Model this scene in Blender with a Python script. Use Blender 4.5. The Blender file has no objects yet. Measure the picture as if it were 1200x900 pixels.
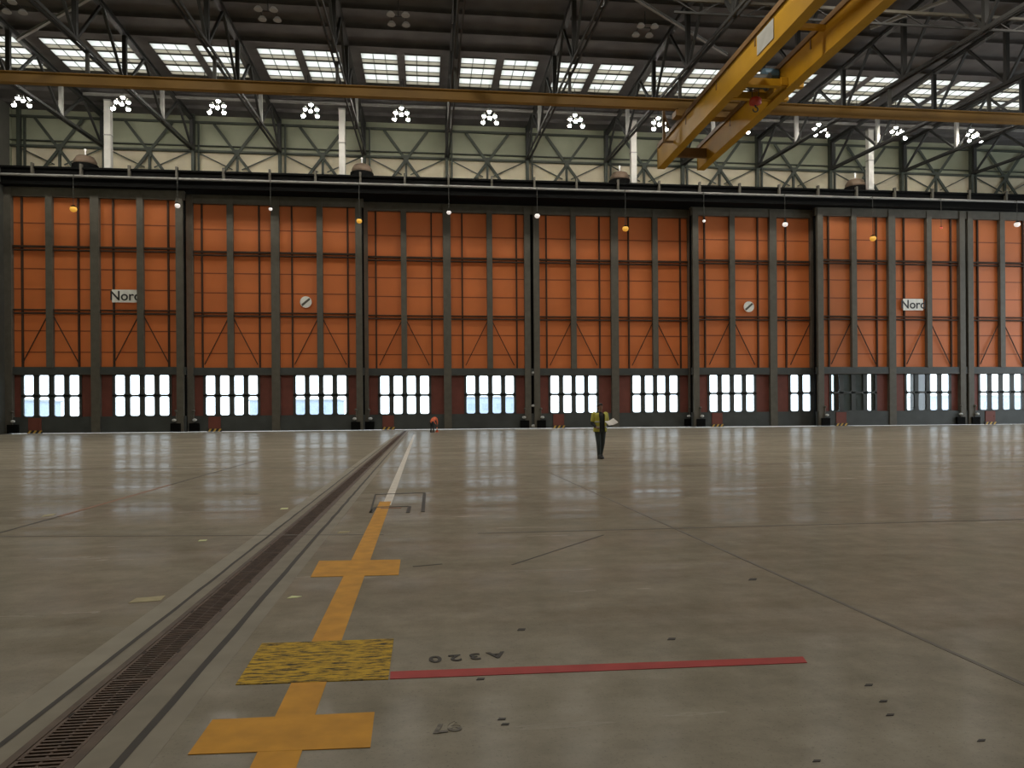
import bpy, bmesh, math, random
from mathutils import Vector, Matrix
random.seed(7)
sc = bpy.context.scene
COL = sc.collection
PI = math.pi
# ------------------------------------------------------------------ camera
F = 870.0; PX, PY = 600.0, 487.0
THETA = math.radians(6.5); ROLL = 0.0075
CAMZ = 1.5
R = (Matrix.Rotation(-THETA, 3, 'Z') @ Matrix.Rotation(PI/2, 3, 'X') @ Matrix.Rotation(-ROLL, 3, 'Z'))
cd = bpy.data.cameras.new('camera'); cam = bpy.data.objects.new('camera', cd); COL.objects.link(cam)
cam.location = (0, 0, CAMZ); cam.rotation_euler = R.to_euler()
cd.sensor_width = 36; cd.lens = F*36/1200; cd.shift_y = (PY-450)/1200; cd.clip_end = 1500; cd.clip_start = .05
sc.camera = cam
EYE = Vector((0, 0, CAMZ))
def ray(px, py): return R @ Vector(((px-PX)/F, -(py-PY)/F, -1))
def onz(px, py, z=0.0):
    d = ray(px, py); return EYE + d*((z-CAMZ)/d.z)
def ony(px, py, y):
    d = ray(px, py); return EYE + d*(y/d.y)
# ------------------------------------------------------------------ materials
def mat(name, col, rough=.6, metal=0, var=.12, scale=1.5, bump=0, stretch=(1,1,1), spec=.5, col2=None):
    m = bpy.data.materials.new(name); m.use_nodes = True
    nt = m.node_tree; b = nt.nodes['Principled BSDF']
    tc = nt.nodes.new('ShaderNodeTexCoord'); mp = nt.nodes.new('ShaderNodeMapping'); nt.links.new(tc.outputs['Object'], mp.inputs[0])
    mp.inputs['Scale'].default_value = stretch
    n = nt.nodes.new('ShaderNodeTexNoise'); n.inputs['Scale'].default_value = scale; n.inputs['Detail'].default_value = 5
    nt.links.new(mp.outputs[0], n.inputs[0])
    cr = nt.nodes.new('ShaderNodeValToRGB')
    cr.color_ramp.elements[0].position = .3; cr.color_ramp.elements[1].position = .7
    lo = [c*(1-var) for c in col]; hi = [min(1, c*(1+var)) for c in col]
    if col2: hi = col2
    cr.color_ramp.elements[0].color = (*lo, 1); cr.color_ramp.elements[1].color = (*hi, 1)
    nt.links.new(n.outputs[0], cr.inputs[0]); nt.links.new(cr.outputs[0], b.inputs['Base Color'])
    b.inputs['Roughness'].default_value = rough; b.inputs['Metallic'].default_value = metal
    b.inputs['Specular IOR Level'].default_value = spec
    if bump:
        bp = nt.nodes.new('ShaderNodeBump'); bp.inputs['Strength'].default_value = bump; bp.inputs['Distance'].default_value = .02
        nt.links.new(n.outputs[0], bp.inputs['Height']); nt.links.new(bp.outputs[0], b.inputs['Normal'])
    return m
def emit(name, col, s, base=(.8,.8,.8)):
    m = bpy.data.materials.new(name); m.use_nodes = True
    b = m.node_tree.nodes['Principled BSDF']
    b.inputs['Base Color'].default_value = (*base, 1)
    b.inputs['Emission Color'].default_value = (*col, 1); b.inputs['Emission Strength'].default_value = s
    return m
def glassmat(name, tint):
    m = bpy.data.materials.new(name); m.use_nodes = True
    nt = m.node_tree; nt.nodes.remove(nt.nodes['Principled BSDF']); out = nt.nodes['Material Output']
    t = nt.nodes.new('ShaderNodeBsdfTransparent'); t.inputs[0].default_value = (*tint, 1)
    g = nt.nodes.new('ShaderNodeBsdfGlossy'); g.inputs['Roughness'].default_value = .05
    mx = nt.nodes.new('ShaderNodeMixShader'); mx.inputs[0].default_value = .06
    nt.links.new(t.outputs[0], mx.inputs[1]); nt.links.new(g.outputs[0], mx.inputs[2]); nt.links.new(mx.outputs[0], out.inputs[0])
    return m
def translucent(name, col, dif):
    m = bpy.data.materials.new(name); m.use_nodes = True
    nt = m.node_tree; nt.nodes.remove(nt.nodes['Principled BSDF']); out = nt.nodes['Material Output']
    tc = nt.nodes.new('ShaderNodeTexCoord'); n = nt.nodes.new('ShaderNodeTexNoise'); n.inputs['Scale'].default_value = .8
    nt.links.new(tc.outputs['Object'], n.inputs[0])
    cr = nt.nodes.new('ShaderNodeValToRGB'); cr.color_ramp.elements[0].color = (*[c*.8 for c in col], 1); cr.color_ramp.elements[1].color = (*col, 1)
    nt.links.new(n.outputs[0], cr.inputs[0])
    t = nt.nodes.new('ShaderNodeBsdfTranslucent'); nt.links.new(cr.outputs[0], t.inputs[0])
    d = nt.nodes.new('ShaderNodeBsdfDiffuse'); d.inputs[0].default_value = (*dif, 1)
    mx = nt.nodes.new('ShaderNodeMixShader'); mx.inputs[0].default_value = .2
    nt.links.new(t.outputs[0], mx.inputs[1]); nt.links.new(d.outputs[0], mx.inputs[2]); nt.links.new(mx.outputs[0], out.inputs[0])
    return m
def cladding(name, col, thru):
    m = mat(name, col, .55, 0, .10, .35); nt = m.node_tree; b = nt.nodes['Principled BSDF']; out = nt.nodes['Material Output']
    t = nt.nodes.new('ShaderNodeBsdfTranslucent'); t.inputs[0].default_value = (*thru, 1)
    ad = nt.nodes.new('ShaderNodeAddShader'); nt.links.new(b.outputs[0], ad.inputs[0]); nt.links.new(t.outputs[0], ad.inputs[1]); nt.links.new(ad.outputs[0], out.inputs[0])
    return m
def floormat():
    m = bpy.data.materials.new('polished_concrete'); m.use_nodes = True
    nt = m.node_tree; N = nt.nodes.new; L = nt.links.new; b = nt.nodes['Principled BSDF']
    tc = N('ShaderNodeTexCoord')
    def noise(scale, st, det=6, ro=.6):
        mp = N('ShaderNodeMapping'); mp.inputs['Scale'].default_value = st; L(tc.outputs['Object'], mp.inputs[0])
        n = N('ShaderNodeTexNoise'); n.inputs['Scale'].default_value = scale; n.inputs['Detail'].default_value = det; n.inputs['Roughness'].default_value = ro
        L(mp.outputs[0], n.inputs[0]); return n
    a = noise(.22, (1, 1.6, 1)); c = noise(3.0, (1, 1, 1), 8, .7); e = noise(1.0, (.35, 2.2, 1), 5); s = noise(60, (1, 1, 1), 3, .7)
    def ramp(n, p0, c0, p1, c1):
        r = N('ShaderNodeValToRGB'); r.color_ramp.elements[0].position = p0; r.color_ramp.elements[1].position = p1
        r.color_ramp.elements[0].color = c0; r.color_ramp.elements[1].color = c1; L(n.outputs[0], r.inputs[0]); return r
    base = ramp(a, .3, (.245, .222, .172, 1), .7, (.335, .308, .245, 1))
    mot = ramp(c, .3, (.80, .79, .78, 1), .7, (1.1, 1.1, 1.1, 1))
    sp = ramp(s, .30, (.7, .7, .7, 1), .42, (1, 1, 1, 1))
    st = ramp(e, .3, (.88, .87, .86, 1), .7, (1.06, 1.06, 1.06, 1))
    def mul(x, y):
        k = N('ShaderNodeMixRGB'); k.blend_type = 'MULTIPLY'; k.inputs[0].default_value = 1; L(x.outputs[0], k.inputs[1]); L(y.outputs[0], k.inputs[2]); return k
    L(mul(mul(mul(base, mot), sp), st).outputs[0], b.inputs['Base Color'])
    rr = ramp(e, .25, (.16,)*3+(1,), .75, (.30,)*3+(1,)); L(rr.outputs[0], b.inputs['Roughness'])
    b.inputs['Specular IOR Level'].default_value = .25
    # the polish has worn off in places: dull concrete shows between glossy bands
    dull = N('ShaderNodeBsdfDiffuse'); L(b.inputs['Base Color'].links[0].from_socket, dull.inputs[0])
    g2 = noise(1.0, (.10, .55, 1), 5, .65); cov = ramp(g2, .36, (.12,)*3+(1,), .64, (.60,)*3+(1,))
    mx = N('ShaderNodeMixShader'); L(cov.outputs[0], mx.inputs[0]); L(dull.outputs[0], mx.inputs[1]); L(b.outputs[0], mx.inputs[2])
    L(mx.outputs[0], nt.nodes['Material Output'].inputs[0])
    w = noise(1.0, (.5, 1.7, 1), 3, .5)
    bp = N('ShaderNodeBump'); bp.inputs['Strength'].default_value = .35; bp.inputs['Distance'].default_value = .008
    L(w.outputs[0], bp.inputs['Height'])
    w2 = noise(1.0, (.05, .30, 1), 3, .55)
    bp2 = N('ShaderNodeBump'); bp2.inputs['Strength'].default_value = 1.0; bp2.inputs['Distance'].default_value = .10
    L(w2.outputs[0], bp2.inputs['Height']); L(bp.outputs[0], bp2.inputs['Normal']); L(bp2.outputs[0], b.inputs['Normal'])
    return m
M = dict(
 floor=floormat(),
 steel=mat('dark_grey_green_steel', (.060, .058, .048), .55, 0, .15),
 steel_post=mat('weathered_grey_post_steel', (.100, .090, .069), .6, 0, .15),
 header=mat('black_header_steel', (.0045, .0045, .0042), .8, spec=.1),
 truss=mat('roof_truss_paint', (.034, .034, .032), .6, 0, .12),
 hanger=mat('pale_grey_hanger_paint', (.30, .29, .27), .6),
 ceil=mat('dark_roof_deck', (.125, .115, .110), .85, 0, .18, .6),
 orange=cladding('orange_translucent_door_cladding', (.47, .132, .028), (.150, .072, .034)),
 seam=mat('orange_seam_shadow_strip', (.22, .055, .016), .6),  # horizontal seams, darker orange than the cladding
 inner=mat('brown_door_steel', (.060, .036, .024), .7, 0, .1, spec=.2),  # door steel darkened in its colour to stand for shading
 kick=mat('dark_grey_kick_plate', (.050, .055, .052), .55, 0, .2, .8),
 cream=mat('cream_wall_panel', (.80, .71, .52), .8, 0, .08, .5),
 green=mat('grey_green_wall_panel', (.37, .385, .275), .8, 0, .10, .4),
 brace=mat('dark_green_brace', (.065, .075, .058), .6),
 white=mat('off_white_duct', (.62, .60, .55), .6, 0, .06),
 pale=mat('pale_metal', (.5, .5, .48), .4),
 yellow_crane=mat('crane_yellow_paint', (.43, .230, .012), .55, 0, .12, .5, spec=.25),
 brown=mat('crane_brown_rail', (.16, .085, .025), .6),
 runway=mat('dull_yellow_runway', (.27, .145, .025), .6, 0, .12, .5),
 signgrey=mat('grey_plate', (.38, .38, .35), .5),
 blue=mat('blue_motor_paint', (.06, .12, .17), .5),
 red=mat('red_paint', (.45, .05, .03), .5),
 redpanel=mat('red_door_panel', (.17, .045, .03), .6, 0, .12),
 hazy=mat('hazard_yellow', (.65, .40, .08), .5),
 hazb=mat('hazard_black', (.03, .03, .03), .5),
 signwhite=mat('sign_white', (.85, .84, .78), .5),
 faint=mat('faded_black_floor_paint', (.12, .105, .08), .6, 0, .5, 30), signblack=mat('sign_lettering_black', (.02, .02, .02), .5),
 yline=mat('yellow_floor_paint', (.60, .29, .030), .55, 0, .14, 6, spec=.15),
 wline=mat('white_floor_paint', (.66, .62, .54), .45, 0, .15, 4, spec=.3),
 rline=mat('red_floor_paint', (.40, .055, .050), .55, 0, .12, 6, spec=.15),
 joint=mat('dark_joint_filler', (.030, .025, .019), .7, 0, .2, 5),
 jointsoft=mat('dusty_joint_filler', (.11, .095, .073), .6, 0, .2, 5),
 rustjoint=mat('rusty_joint_filler', (.22, .10, .045), .6, 0, .2, 3),
 curbr=mat('channel_edge_concrete', (.262, .238, .188), .6, 0, .12, 3, spec=.15), curb=mat('lighter_channel_concrete', (.235, .212, .165), .6, 0, .12, 4, .2, spec=.15),
 curbo=mat('pale_edge_concrete', (.285, .262, .208), .6, 0, .10, 3, spec=.15),
 grate=mat('rusty_cast_grate', (.095, .058, .038), .6, .2, .35, 9, .2),
 grateframe=mat('rusty_steel_angle', (.085, .056, .036), .6, .2, .3, 7, .2),
 pit=mat('black_drain_pit', (.02, .015, .012), .9),
 chalk=mat('yellow_green_paint_spot', (.62, .66, .34), .6),
 smear=mat('faded_yellow_smear', (.36, .31, .16), .6, 0, .2, 9),
 skin=mat('skin', (.33, .175, .12), .5), hair=mat('dark_hair', (.03, .022, .018), .7),
 vest=mat('hi_vis_yellow_vest', (.60, .56, .09), .7), tape=mat('reflective_tape', (.6, .6, .55), .4),
 navy=mat('dark_work_clothes', (.030, .036, .042), .8), trousers=mat('dark_grey_work_trousers', (.050, .062, .064), .8),
 boot=mat('black_boot', (.02, .02, .02), .5), paper=mat('white_paper', (.88, .85, .80), .6),
 hivis_orange=mat('hi_vis_orange_jacket', (.95, .21, .09), .7),
 glasswall=mat('pale_glazing', (.42, .50, .62), .3), apron=mat('outside_concrete', (.45, .47, .48), .8), bwall=mat('distant_blue_grey_wall', (.50, .57, .68), .7),
 vdome=mat('brown_drum_paint', (.20, .14, .095), .6), glass=glassmat('window_glass', (.94, .98, 1.0)),
 sky_bright=translucent('clear_skylight_sheet', (.92, .91, .86), (.5, .5, .48)),
 sky_dim=translucent('weathered_skylight_sheet', (.57, .53, .45), (.4, .38, .33)),
 lamp=emit('lamp_glow', (1, .95, .86), 215), lampdull=emit('dull_lamp_glow', (1, .9, .75), .03, (.25, .24, .22)),
 lampwarm=emit('half_lit_lamp_glow', (1, .93, .8), 1.2), amber=emit('amber_lamp_glow', (1, .45, .05), .45, (.8, .5, .1)),
 whitelamp=emit('small_white_lamp_glow', (1, .88, .8), .55), redlamp=emit('small_red_lamp_glow', (1, .2, .1), .35, (.6, .1, .08)),
)
def yb():
    m = bpy.data.materials.new('yellow_paint_under_black_scuffs'); m.use_nodes = True
    nt = m.node_tree; N = nt.nodes.new; L = nt.links.new; b = nt.nodes['Principled BSDF']
    tc = N('ShaderNodeTexCoord'); mp = N('ShaderNodeMapping'); mp.inputs['Scale'].default_value = (8, 34, 1)
    mp.inputs['Rotation'].default_value = (0, 0, -.25)
    L(tc.outputs['Object'], mp.inputs[0]); n = N('ShaderNodeTexNoise'); n.inputs['Scale'].default_value = 1.0; n.inputs['Detail'].default_value = 7; n.inputs['Roughness'].default_value = .72
    L(mp.outputs[0], n.inputs[0]); r = N('ShaderNodeValToRGB')
    r.color_ramp.elements[0].position = .41; r.color_ramp.elements[0].color = (.035, .03, .015, 1)
    r.color_ramp.elements[1].position = .54; r.color_ramp.elements[1].color = (.58, .36, .022, 1)
    L(n.outputs[0], r.inputs[0]); L(r.outputs[0], b.inputs['Base Color']); b.inputs['Roughness'].default_value = .6; b.inputs['Specular IOR Level'].default_value = .15
    return m
M['scuffed'] = yb()
# ------------------------------------------------------------------ mesh helpers
class MB:
    def __init__(s): s.bm = bmesh.new()
    def box(s, x0, x1, y0, y1, z0, z1, mi=0):
        v = [s.bm.verts.new((x, y, z)) for x in (x0, x1) for y in (y0, y1) for z in (z0, z1)]
        for q in ((0,1,3,2),(4,6,7,5),(0,4,5,1),(2,3,7,6),(0,2,6,4),(1,5,7,3)):
            f = s.bm.faces.new([v[i] for i in q]); f.material_index = mi
        return s
    def bar(s, p, q, w, h=None, up=(0,0,1), mi=0):
        h = h or w; p = Vector(p); q = Vector(q); d = (q-p).normalized(); up = Vector(up)
        if abs(d.dot(up)) > .98: up = Vector((0,1,0))
        a = d.cross(up).normalized()*w/2; b = a.cross(d).normalized()*h/2
        v = [s.bm.verts.new(c) for e in (p, q) for c in (e-a-b, e+a-b, e+a+b, e-a+b)]
        for k in ((3,2,1,0),(4,5,6,7),(0,1,5,4),(1,2,6,5),(2,3,7,6),(3,0,4,7)):
            f = s.bm.faces.new([v[i] for i in k]); f.material_index = mi
        return s
    def ibeam(s, p, q, w, h, t=.05):
        """an I section with its web upright"""
        p = Vector(p); q = Vector(q); z = Vector((0,0,1))
        s.bar(p, q, t, h-2*t); s.bar(p+z*(h-t)/2, q+z*(h-t)/2, w, t); s.bar(p-z*(h-t)/2, q-z*(h-t)/2, w, t); return s
    def tube(s, p, q, r0, r1=None, n=12, mi=0):
        r1 = r0 if r1 is None else r1; p = Vector(p); q = Vector(q)
        m = Matrix.Translation((p+q)/2) @ (q-p).to_track_quat('Z', 'Y').to_matrix().to_4x4()
        r = bmesh.ops.create_cone(s.bm, cap_ends=True, segments=n, radius1=r0, radius2=max(r1, 1e-4), depth=(q-p).length, matrix=m)
        for f in {f for v in r['verts'] for f in v.link_faces}: f.material_index = mi
        return s
    def ball(s, c, r, sub=2, sx=(1,1,1), mi=0, rot=None):
        m = Matrix.Translation(Vector(c)) @ (rot.to_4x4() if rot else Matrix()) @ Matrix.Diagonal((*sx, 1))
        o = bmesh.ops.create_icosphere(s.bm, subdivisions=sub, radius=r, matrix=m)
        for f in {f for v in o['verts'] for f in v.link_faces}: f.material_index = mi; f.smooth = True
        return s
    def capsule(s, p, q, r0, r1): return s.ball(p, r0).ball(q, r1).tube(p, q, r0, r1, 14)
    def lathe(s, prof, c=(0,0,0), n=20, mi=0):
        rings = [[s.bm.verts.new((c[0]+r*math.cos(2*PI*i/n), c[1]+r*math.sin(2*PI*i/n), c[2]+z)) for i in range(n)] for r, z in prof]
        for a, b in zip(rings, rings[1:]):
            for i in range(n):
                f = s.bm.faces.new((a[i], a[(i+1) % n], b[(i+1) % n], b[i])); f.material_index = mi; f.smooth = True
        s.bm.faces.new(rings[0][::-1]); s.bm.faces.new(rings[-1]); return s
    def poly(s, pts, z0, z1, mi=0):
        """a flat polygon with real thickness"""
        a = [s.bm.verts.new((p[0], p[1], z0)) for p in pts]; b = [s.bm.verts.new((p[0], p[1], z1)) for p in pts]
        s.bm.faces.new(a[::-1]); s.bm.faces.new(b)
        for i in range(len(pts)):
            j = (i+1) % len(pts); s.bm.faces.new((a[i], a[j], b[j], b[i]))
        return s
    def make(s, name, mats, parent=None, **props):
        bmesh.ops.recalc_face_normals(s.bm, faces=s.bm.faces)
        me = bpy.data.meshes.new(name); s.bm.to_mesh(me); s.bm.free()
        for m in (mats if isinstance(mats, (list, tuple)) else [mats]): me.materials.append(M[m] if isinstance(m, str) else m)
        return link(name, me, parent, **props)
def link(name, data, parent=None, loc=None, **props):
    o = bpy.data.objects.new(name, data); COL.objects.link(o)
    if parent: o.parent = parent
    if loc is not None: o.location = loc
    for k, v in props.items(): o[k] = v
    return o
def empty(name, loc=(0,0,0), rz=0, **props):
    o = link(name, None, None, loc, **props); o.rotation_euler.z = rz; o.empty_display_size = .2; return o
def copy_tree(o, parent=None):
    c = o.copy(); COL.objects.link(c)
    if parent: c.parent = parent
    for ch in list(o.children): copy_tree(ch, c)
    return c
def text_mesh(name, body, size, mats, parent, matrix, depth=.01, bold=0, **props):
    cu = bpy.data.curves.new(name, 'FONT'); cu.body = body; cu.size = size; cu.extrude = depth/2; cu.offset = bold
    cu.align_x = 'CENTER'; cu.align_y = 'CENTER'
    t = bpy.data.objects.new(name+'_source', cu); COL.objects.link(t)
    bpy.context.view_layer.update()
    me = bpy.data.meshes.new_from_object(t.evaluated_get(bpy.context.evaluated_depsgraph_get()))
    bpy.data.objects.remove(t); me.materials.clear(); me.materials.append(M[mats])
    me.transform(matrix)
    return link(name, me, parent, **props)
ORD = ['first','second','third','fourth','fifth','sixth','seventh','eighth','ninth','tenth','eleventh','twelfth','thirteenth','fourteenth']
# ------------------------------------------------------------------ dimensions
PITCH = 9.35; X0 = 2.45                # structural module along the door wall
CEIL = 35.2
YF, YM, YR = 81.0, 82.2, 83.4          # front, middle and rear door tracks
YW = 86.2                              # upper wall
XL, XR, YB = -44.6, 92.0, -32.0
# ------------------------------------------------------------------ floor, drain and floor marks
VPX = 494.0
dv = ray(VPX, 487.8); DY = Vector((dv.x, dv.y, 0)).normalized()      # run of the drain and the painted line
NX = Vector((DY.y, -DY.x, 0))
def off(px, py): return onz(px, py).dot(NX)                       # sideways offset of a lengthways line
def lp(o, t): return NX*o + DY*t
gl, gr = off(0, 897), off(87, 900)        # grate edges
jl0, jl1 = off(-2, 873), off(6, 873)      # dark joints at either side
jr0, jr1 = off(128, 900), off(140, 900)
cl, cr_ = off(0, 842), off(175, 897)      # pale outer edges
T0, T1 = -30.0, 80.2
b = MB()
# two slabs with the drain trough between them
def slab(pts, z=0.0):
    v = [b.bm.verts.new((p.x, p.y, z)) for p in pts]; b.bm.faces.new(v)
Lg, Rg = lp(gl, -33), lp(gr, -33); Lf, Rf = lp(gl, T1), lp(gr, T1)
slab([Vector((XL, YB, 0)), Vector((Lg.x, YB, 0)), Lf, Vector((XL, Lf.y, 0))])
slab([Vector((Rg.x, YB, 0)), Vector((XR, YB, 0)), Vector((XR, Rf.y, 0)), Rf])
slab([Vector((XL, Lf.y, 0)), Lf, Rf, Vector((XR, Rf.y, 0)), Vector((XR, 88, 0)), Vector((XL, 88, 0))])
slab([lp(gl, -33), lp(gr, -33), Rf, Lf], -.12)
for A, B in ((lp(gl, -33), Lf), (lp(gr, -33), Rf)):
    v = [b.bm.verts.new(p) for p in (A, B, B-Vector((0,0,.12)), A-Vector((0,0,.12)))]; b.bm.faces.new(v)
floor = b.make('floor', ['floor'], kind='structure')
# trench drain
dr = empty('trench_drain', lp((gl+gr)/2, 0), 0, label='long rusty trench drain with slotted grates running across the concrete floor', category='floor drain')
inv = Matrix.Translation(-dr.location)
W = gr-gl
def strip(o0, o1, t0, t1, z0, z1): return [lp(o0, t0), lp(o1, t0), lp(o1, t1), lp(o0, t1)], z0, z1
def rel(pts): return [p-dr.location for p in pts]
fw = .042
for o0, o1 in ((gl+.002, gl+fw), (gr-fw-.012, gr-.002)):
    m = MB(); p, z0, z1 = strip(o0, o1, -2, T1-.1, -.06, .004); m.poly(rel(p), z0, z1); m.make('steel_frame', ['grateframe'], dr)
g0, g1 = gl+fw+.004, gr-fw-.016
ang = math.atan2(-DY.x, DY.y)
def grate_section(L):
    m = MB(); w = g1-g0; rim = .018
    m.box(0, rim, .004, L-.004, -.03, .002); m.box(w-rim, w, .004, L-.004, -.03, .002)
    n = max(4, int(L/.036))
    for i in range(n+1):
        y = .004+(L-.02)*i/n; m.box(rim, w-rim, y, y+.016, -.03, .001)
    m.box(w*.5-.006, w*.5+.006, .004, L-.004, -.032, -.002)
    for x in (.004, w-.014):                                        # lifting notches
        m.box(x, x+.01, L*.5-.03, L*.5+.03, .002, .0035, 1)
    me = bpy.data.meshes.new('grate'); bmesh.ops.recalc_face_normals(m.bm, faces=m.bm.faces); m.bm.to_mesh(me); m.bm.free()
    me.materials.append(M['grate']); me.materials.append(M['pit']); return me
gm = grate_section(1.0)
t = 1.5
while t < T1-1.2:
    o = link('grate', gm, dr, lp(g0, t)-dr.location); o.rotation_euler.z = ang; t += 1.0
# concrete strips and joints belong to the floor
def floor_strip(name, o0, o1, m, z=.002, t0=-2, t1=T1-.3, **k):
    q = MB(); p, z0, z1 = strip(o0, o1, t0, t1, .0002, z); q.poly(p, z0, z1); return q.make(name, [m], floor, **k)
floor_strip('channel_curb', jl1, gl, 'curb', .0016); floor_strip('channel_curb', gr, jr0, 'curb', .0016)
floor_strip('channel_curb', cl, jl0, 'curbo', .0012); floor_strip('channel_curb', jr1, cr_, 'curbr', .0012)
def wavy_joint(o0, o1, seed, name='expansion_joint', m='joint'):
    rnd = random.Random(seed); A, B = [], []; t = -2
    while t < T1-.3:
        a = rnd.uniform(-.006, .006); A.append(lp(o0+a+rnd.uniform(-.003, .003), t)); B.append(lp(o1+a+rnd.uniform(-.003, .003), t)); t += rnd.uniform(.25, .6)
    q = MB()
    for i in range(len(A)-1):
        v = [q.bm.verts.new((p.x, p.y, .0026)) for p in (A[i], B[i], B[i+1], A[i+1])]; q.bm.faces.new(v)
    bmesh.ops.remove_doubles(q.bm, verts=q.bm.verts, dist=1e-5)
    return q.make(name, [m], floor)
wavy_joint(jl0, jl1, 1); wavy_joint(jr0, jr1, 2)
def quad(name, pix, m, z=.003, **k):
    q = MB(); q.poly([onz(*p) for p in pix], .0004, z); return q.make(name, [m], floor, **k)
def line(name, p, q_, w, m, z=.0022, **k):
    A, B = onz(*p), onz(*q_); n = Vector((-(B-A).y, (B-A).x, 0)).normalized()*w/2
    q = MB(); q.poly([A-n, B-n, B+n, A+n], .0004, z); return q.make(name, [m], floor, **k)
line('expansion_joint', (-40, 551.3), (1240, 541), .14, 'jointsoft')
line('expansion_joint', (-40, 629), (450, 626.5), .05, 'jointsoft'); line('expansion_joint', (560, 625), (1260, 607), .05, 'jointsoft')
line('expansion_joint', (640, 552), (1260, 829), .035, 'jointsoft')
line('expansion_joint', (300, 540), (200, 568), .05, 'joint'); line('expansion_joint', (200, 568), (70, 605), .085, 'rustjoint', label='rust-stained expansion joint'); line('expansion_joint', (70, 605), (-60, 641), .045, 'joint')
line('floor_scratch', (600, 662), (707, 627), .02, 'joint')
line('floor_scratch', (484, 664), (518, 661), .03, 'joint'); line('floor_scratch', (286, 579), (302, 579), .08, 'joint')
# yellow centreline with cross bars
yl0, yl1 = off(293, 900), off(347, 900)
tY = onz(447, 588).dot(DY); tN = onz(320, 990).dot(DY)
floor_strip('yellow_centre_line', yl0, yl1, 'yline', .0030, tN, tY, label='yellow painted centre line')
tW1 = onz(484, 509).dot(DY)
floor_strip('white_centre_line', yl0+.07, yl1+.02, 'wline', .0026, tY-.55, tW1, label='worn white painted end of the centre line')  # reflected brightness of the line's far end is put into the white
quad('yellow_cross_bar', [(220,885),(434,876.5),(439,835),(249,844)], 'yline', .0036, label='nearest wide yellow cross bar')
quad('yellow_cross_bar', [(364,676.5),(467,674),(469.5,656),(374,657.5)], 'yline', .0036, label='yellow cross bar farther along the line')
quad('scuffed_yellow_block', [(276,803),(455,796.5),(461.5,749),(307,754.5)], 'scuffed', .0044, label='yellow block streaked with black scuffs')
quad('red_line', [(457,796.3),(946,777),(941,770),(457.5,787.5)], 'rline', .0034, label='red painted line leading off from the scuffed block')
# lettering on the floor, read from the other side
def floor_text(body, pxa, pxb, size, **k):
    A, B = onz(*pxa), onz(*pxb); c = (A+B)/2; d = (A-B); a = math.atan2(d.y, d.x)
    mx = Matrix.Translation((c.x, c.y, .003)) @ Matrix.Rotation(a, 4, 'Z')
    return text_mesh('floor_lettering', body, size, 'joint' if '3' in body else 'faint', floor, mx, .002, .004, **k)
wA = (onz(504, 772)-onz(590, 767)).length
o = floor_text('A 3 2 0', (504, 773), (590, 767), wA*.345, label='black stencilled A320 seen upside down'); 
o = floor_text('97', (502, 855), (544, 850), (onz(502,855)-onz(544,850)).length*.82, label='faint black 97 seen upside down')
# hatch outlines in the floor
for p, q_, w in (((440,579.5),(497.5,577.5),.10), ((497.5,577.5),(495.5,600),.06), ((440,594.5),(480,593.5),.09), ((480,593.5),(478,601),.06), ((440,594.5),(434.5,601),.06), ((440,579.5),(434,601),.03)):
    line('hatch_joint', p, q_, w, 'joint', .0048)
line('hatch_joint', (446, 596), (470, 595.2), .10, 'rustjoint', .0052, label='rusty hatch joint')
quad('paint_spot', [(336,701.5),(348,700.5),(354,699),(342,698.5)], 'chalk'); quad('paint_spot', [(232,634.5),(241,634),(243,632.5),(234,632.8)], 'chalk')
quad('paint_spot', [(328,597),(337,596.5),(338,595.2),(330,595.6)], 'chalk')
quad('paint_smear', [(150,707),(188,704),(194,698),(176,700),(160,701)], 'smear'); quad('paint_smear', [(48,606),(62,604),(66,602),(52,603.5)], 'smear')
quad('paint_smear', [(395,625),(408,624),(411,622.5),(398,623)], 'smear'); 
for p in ((563,796),(588,843),(592,849),(787,749),(611,738),(882,679),(1018,803),(1035,822),(1043,838),(957,892),(1150,868)):
    quad('floor_stain', [(p[0]-5,p[1]+1.3),(p[0]+4,p[1]+1.0),(p[0]+5,p[1]-1.2),(p[0]-3,p[1]-1.2)], 'joint')
# pale raised strip on the floor in front of the right-hand door leaves
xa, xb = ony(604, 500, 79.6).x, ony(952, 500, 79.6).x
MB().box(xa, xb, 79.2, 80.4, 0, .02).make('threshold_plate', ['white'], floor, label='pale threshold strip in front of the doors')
MB().box(XL+3, xa-1.5, 80.2, 80.6, 0, .02).make('threshold_plate', ['curb'], floor)
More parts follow.
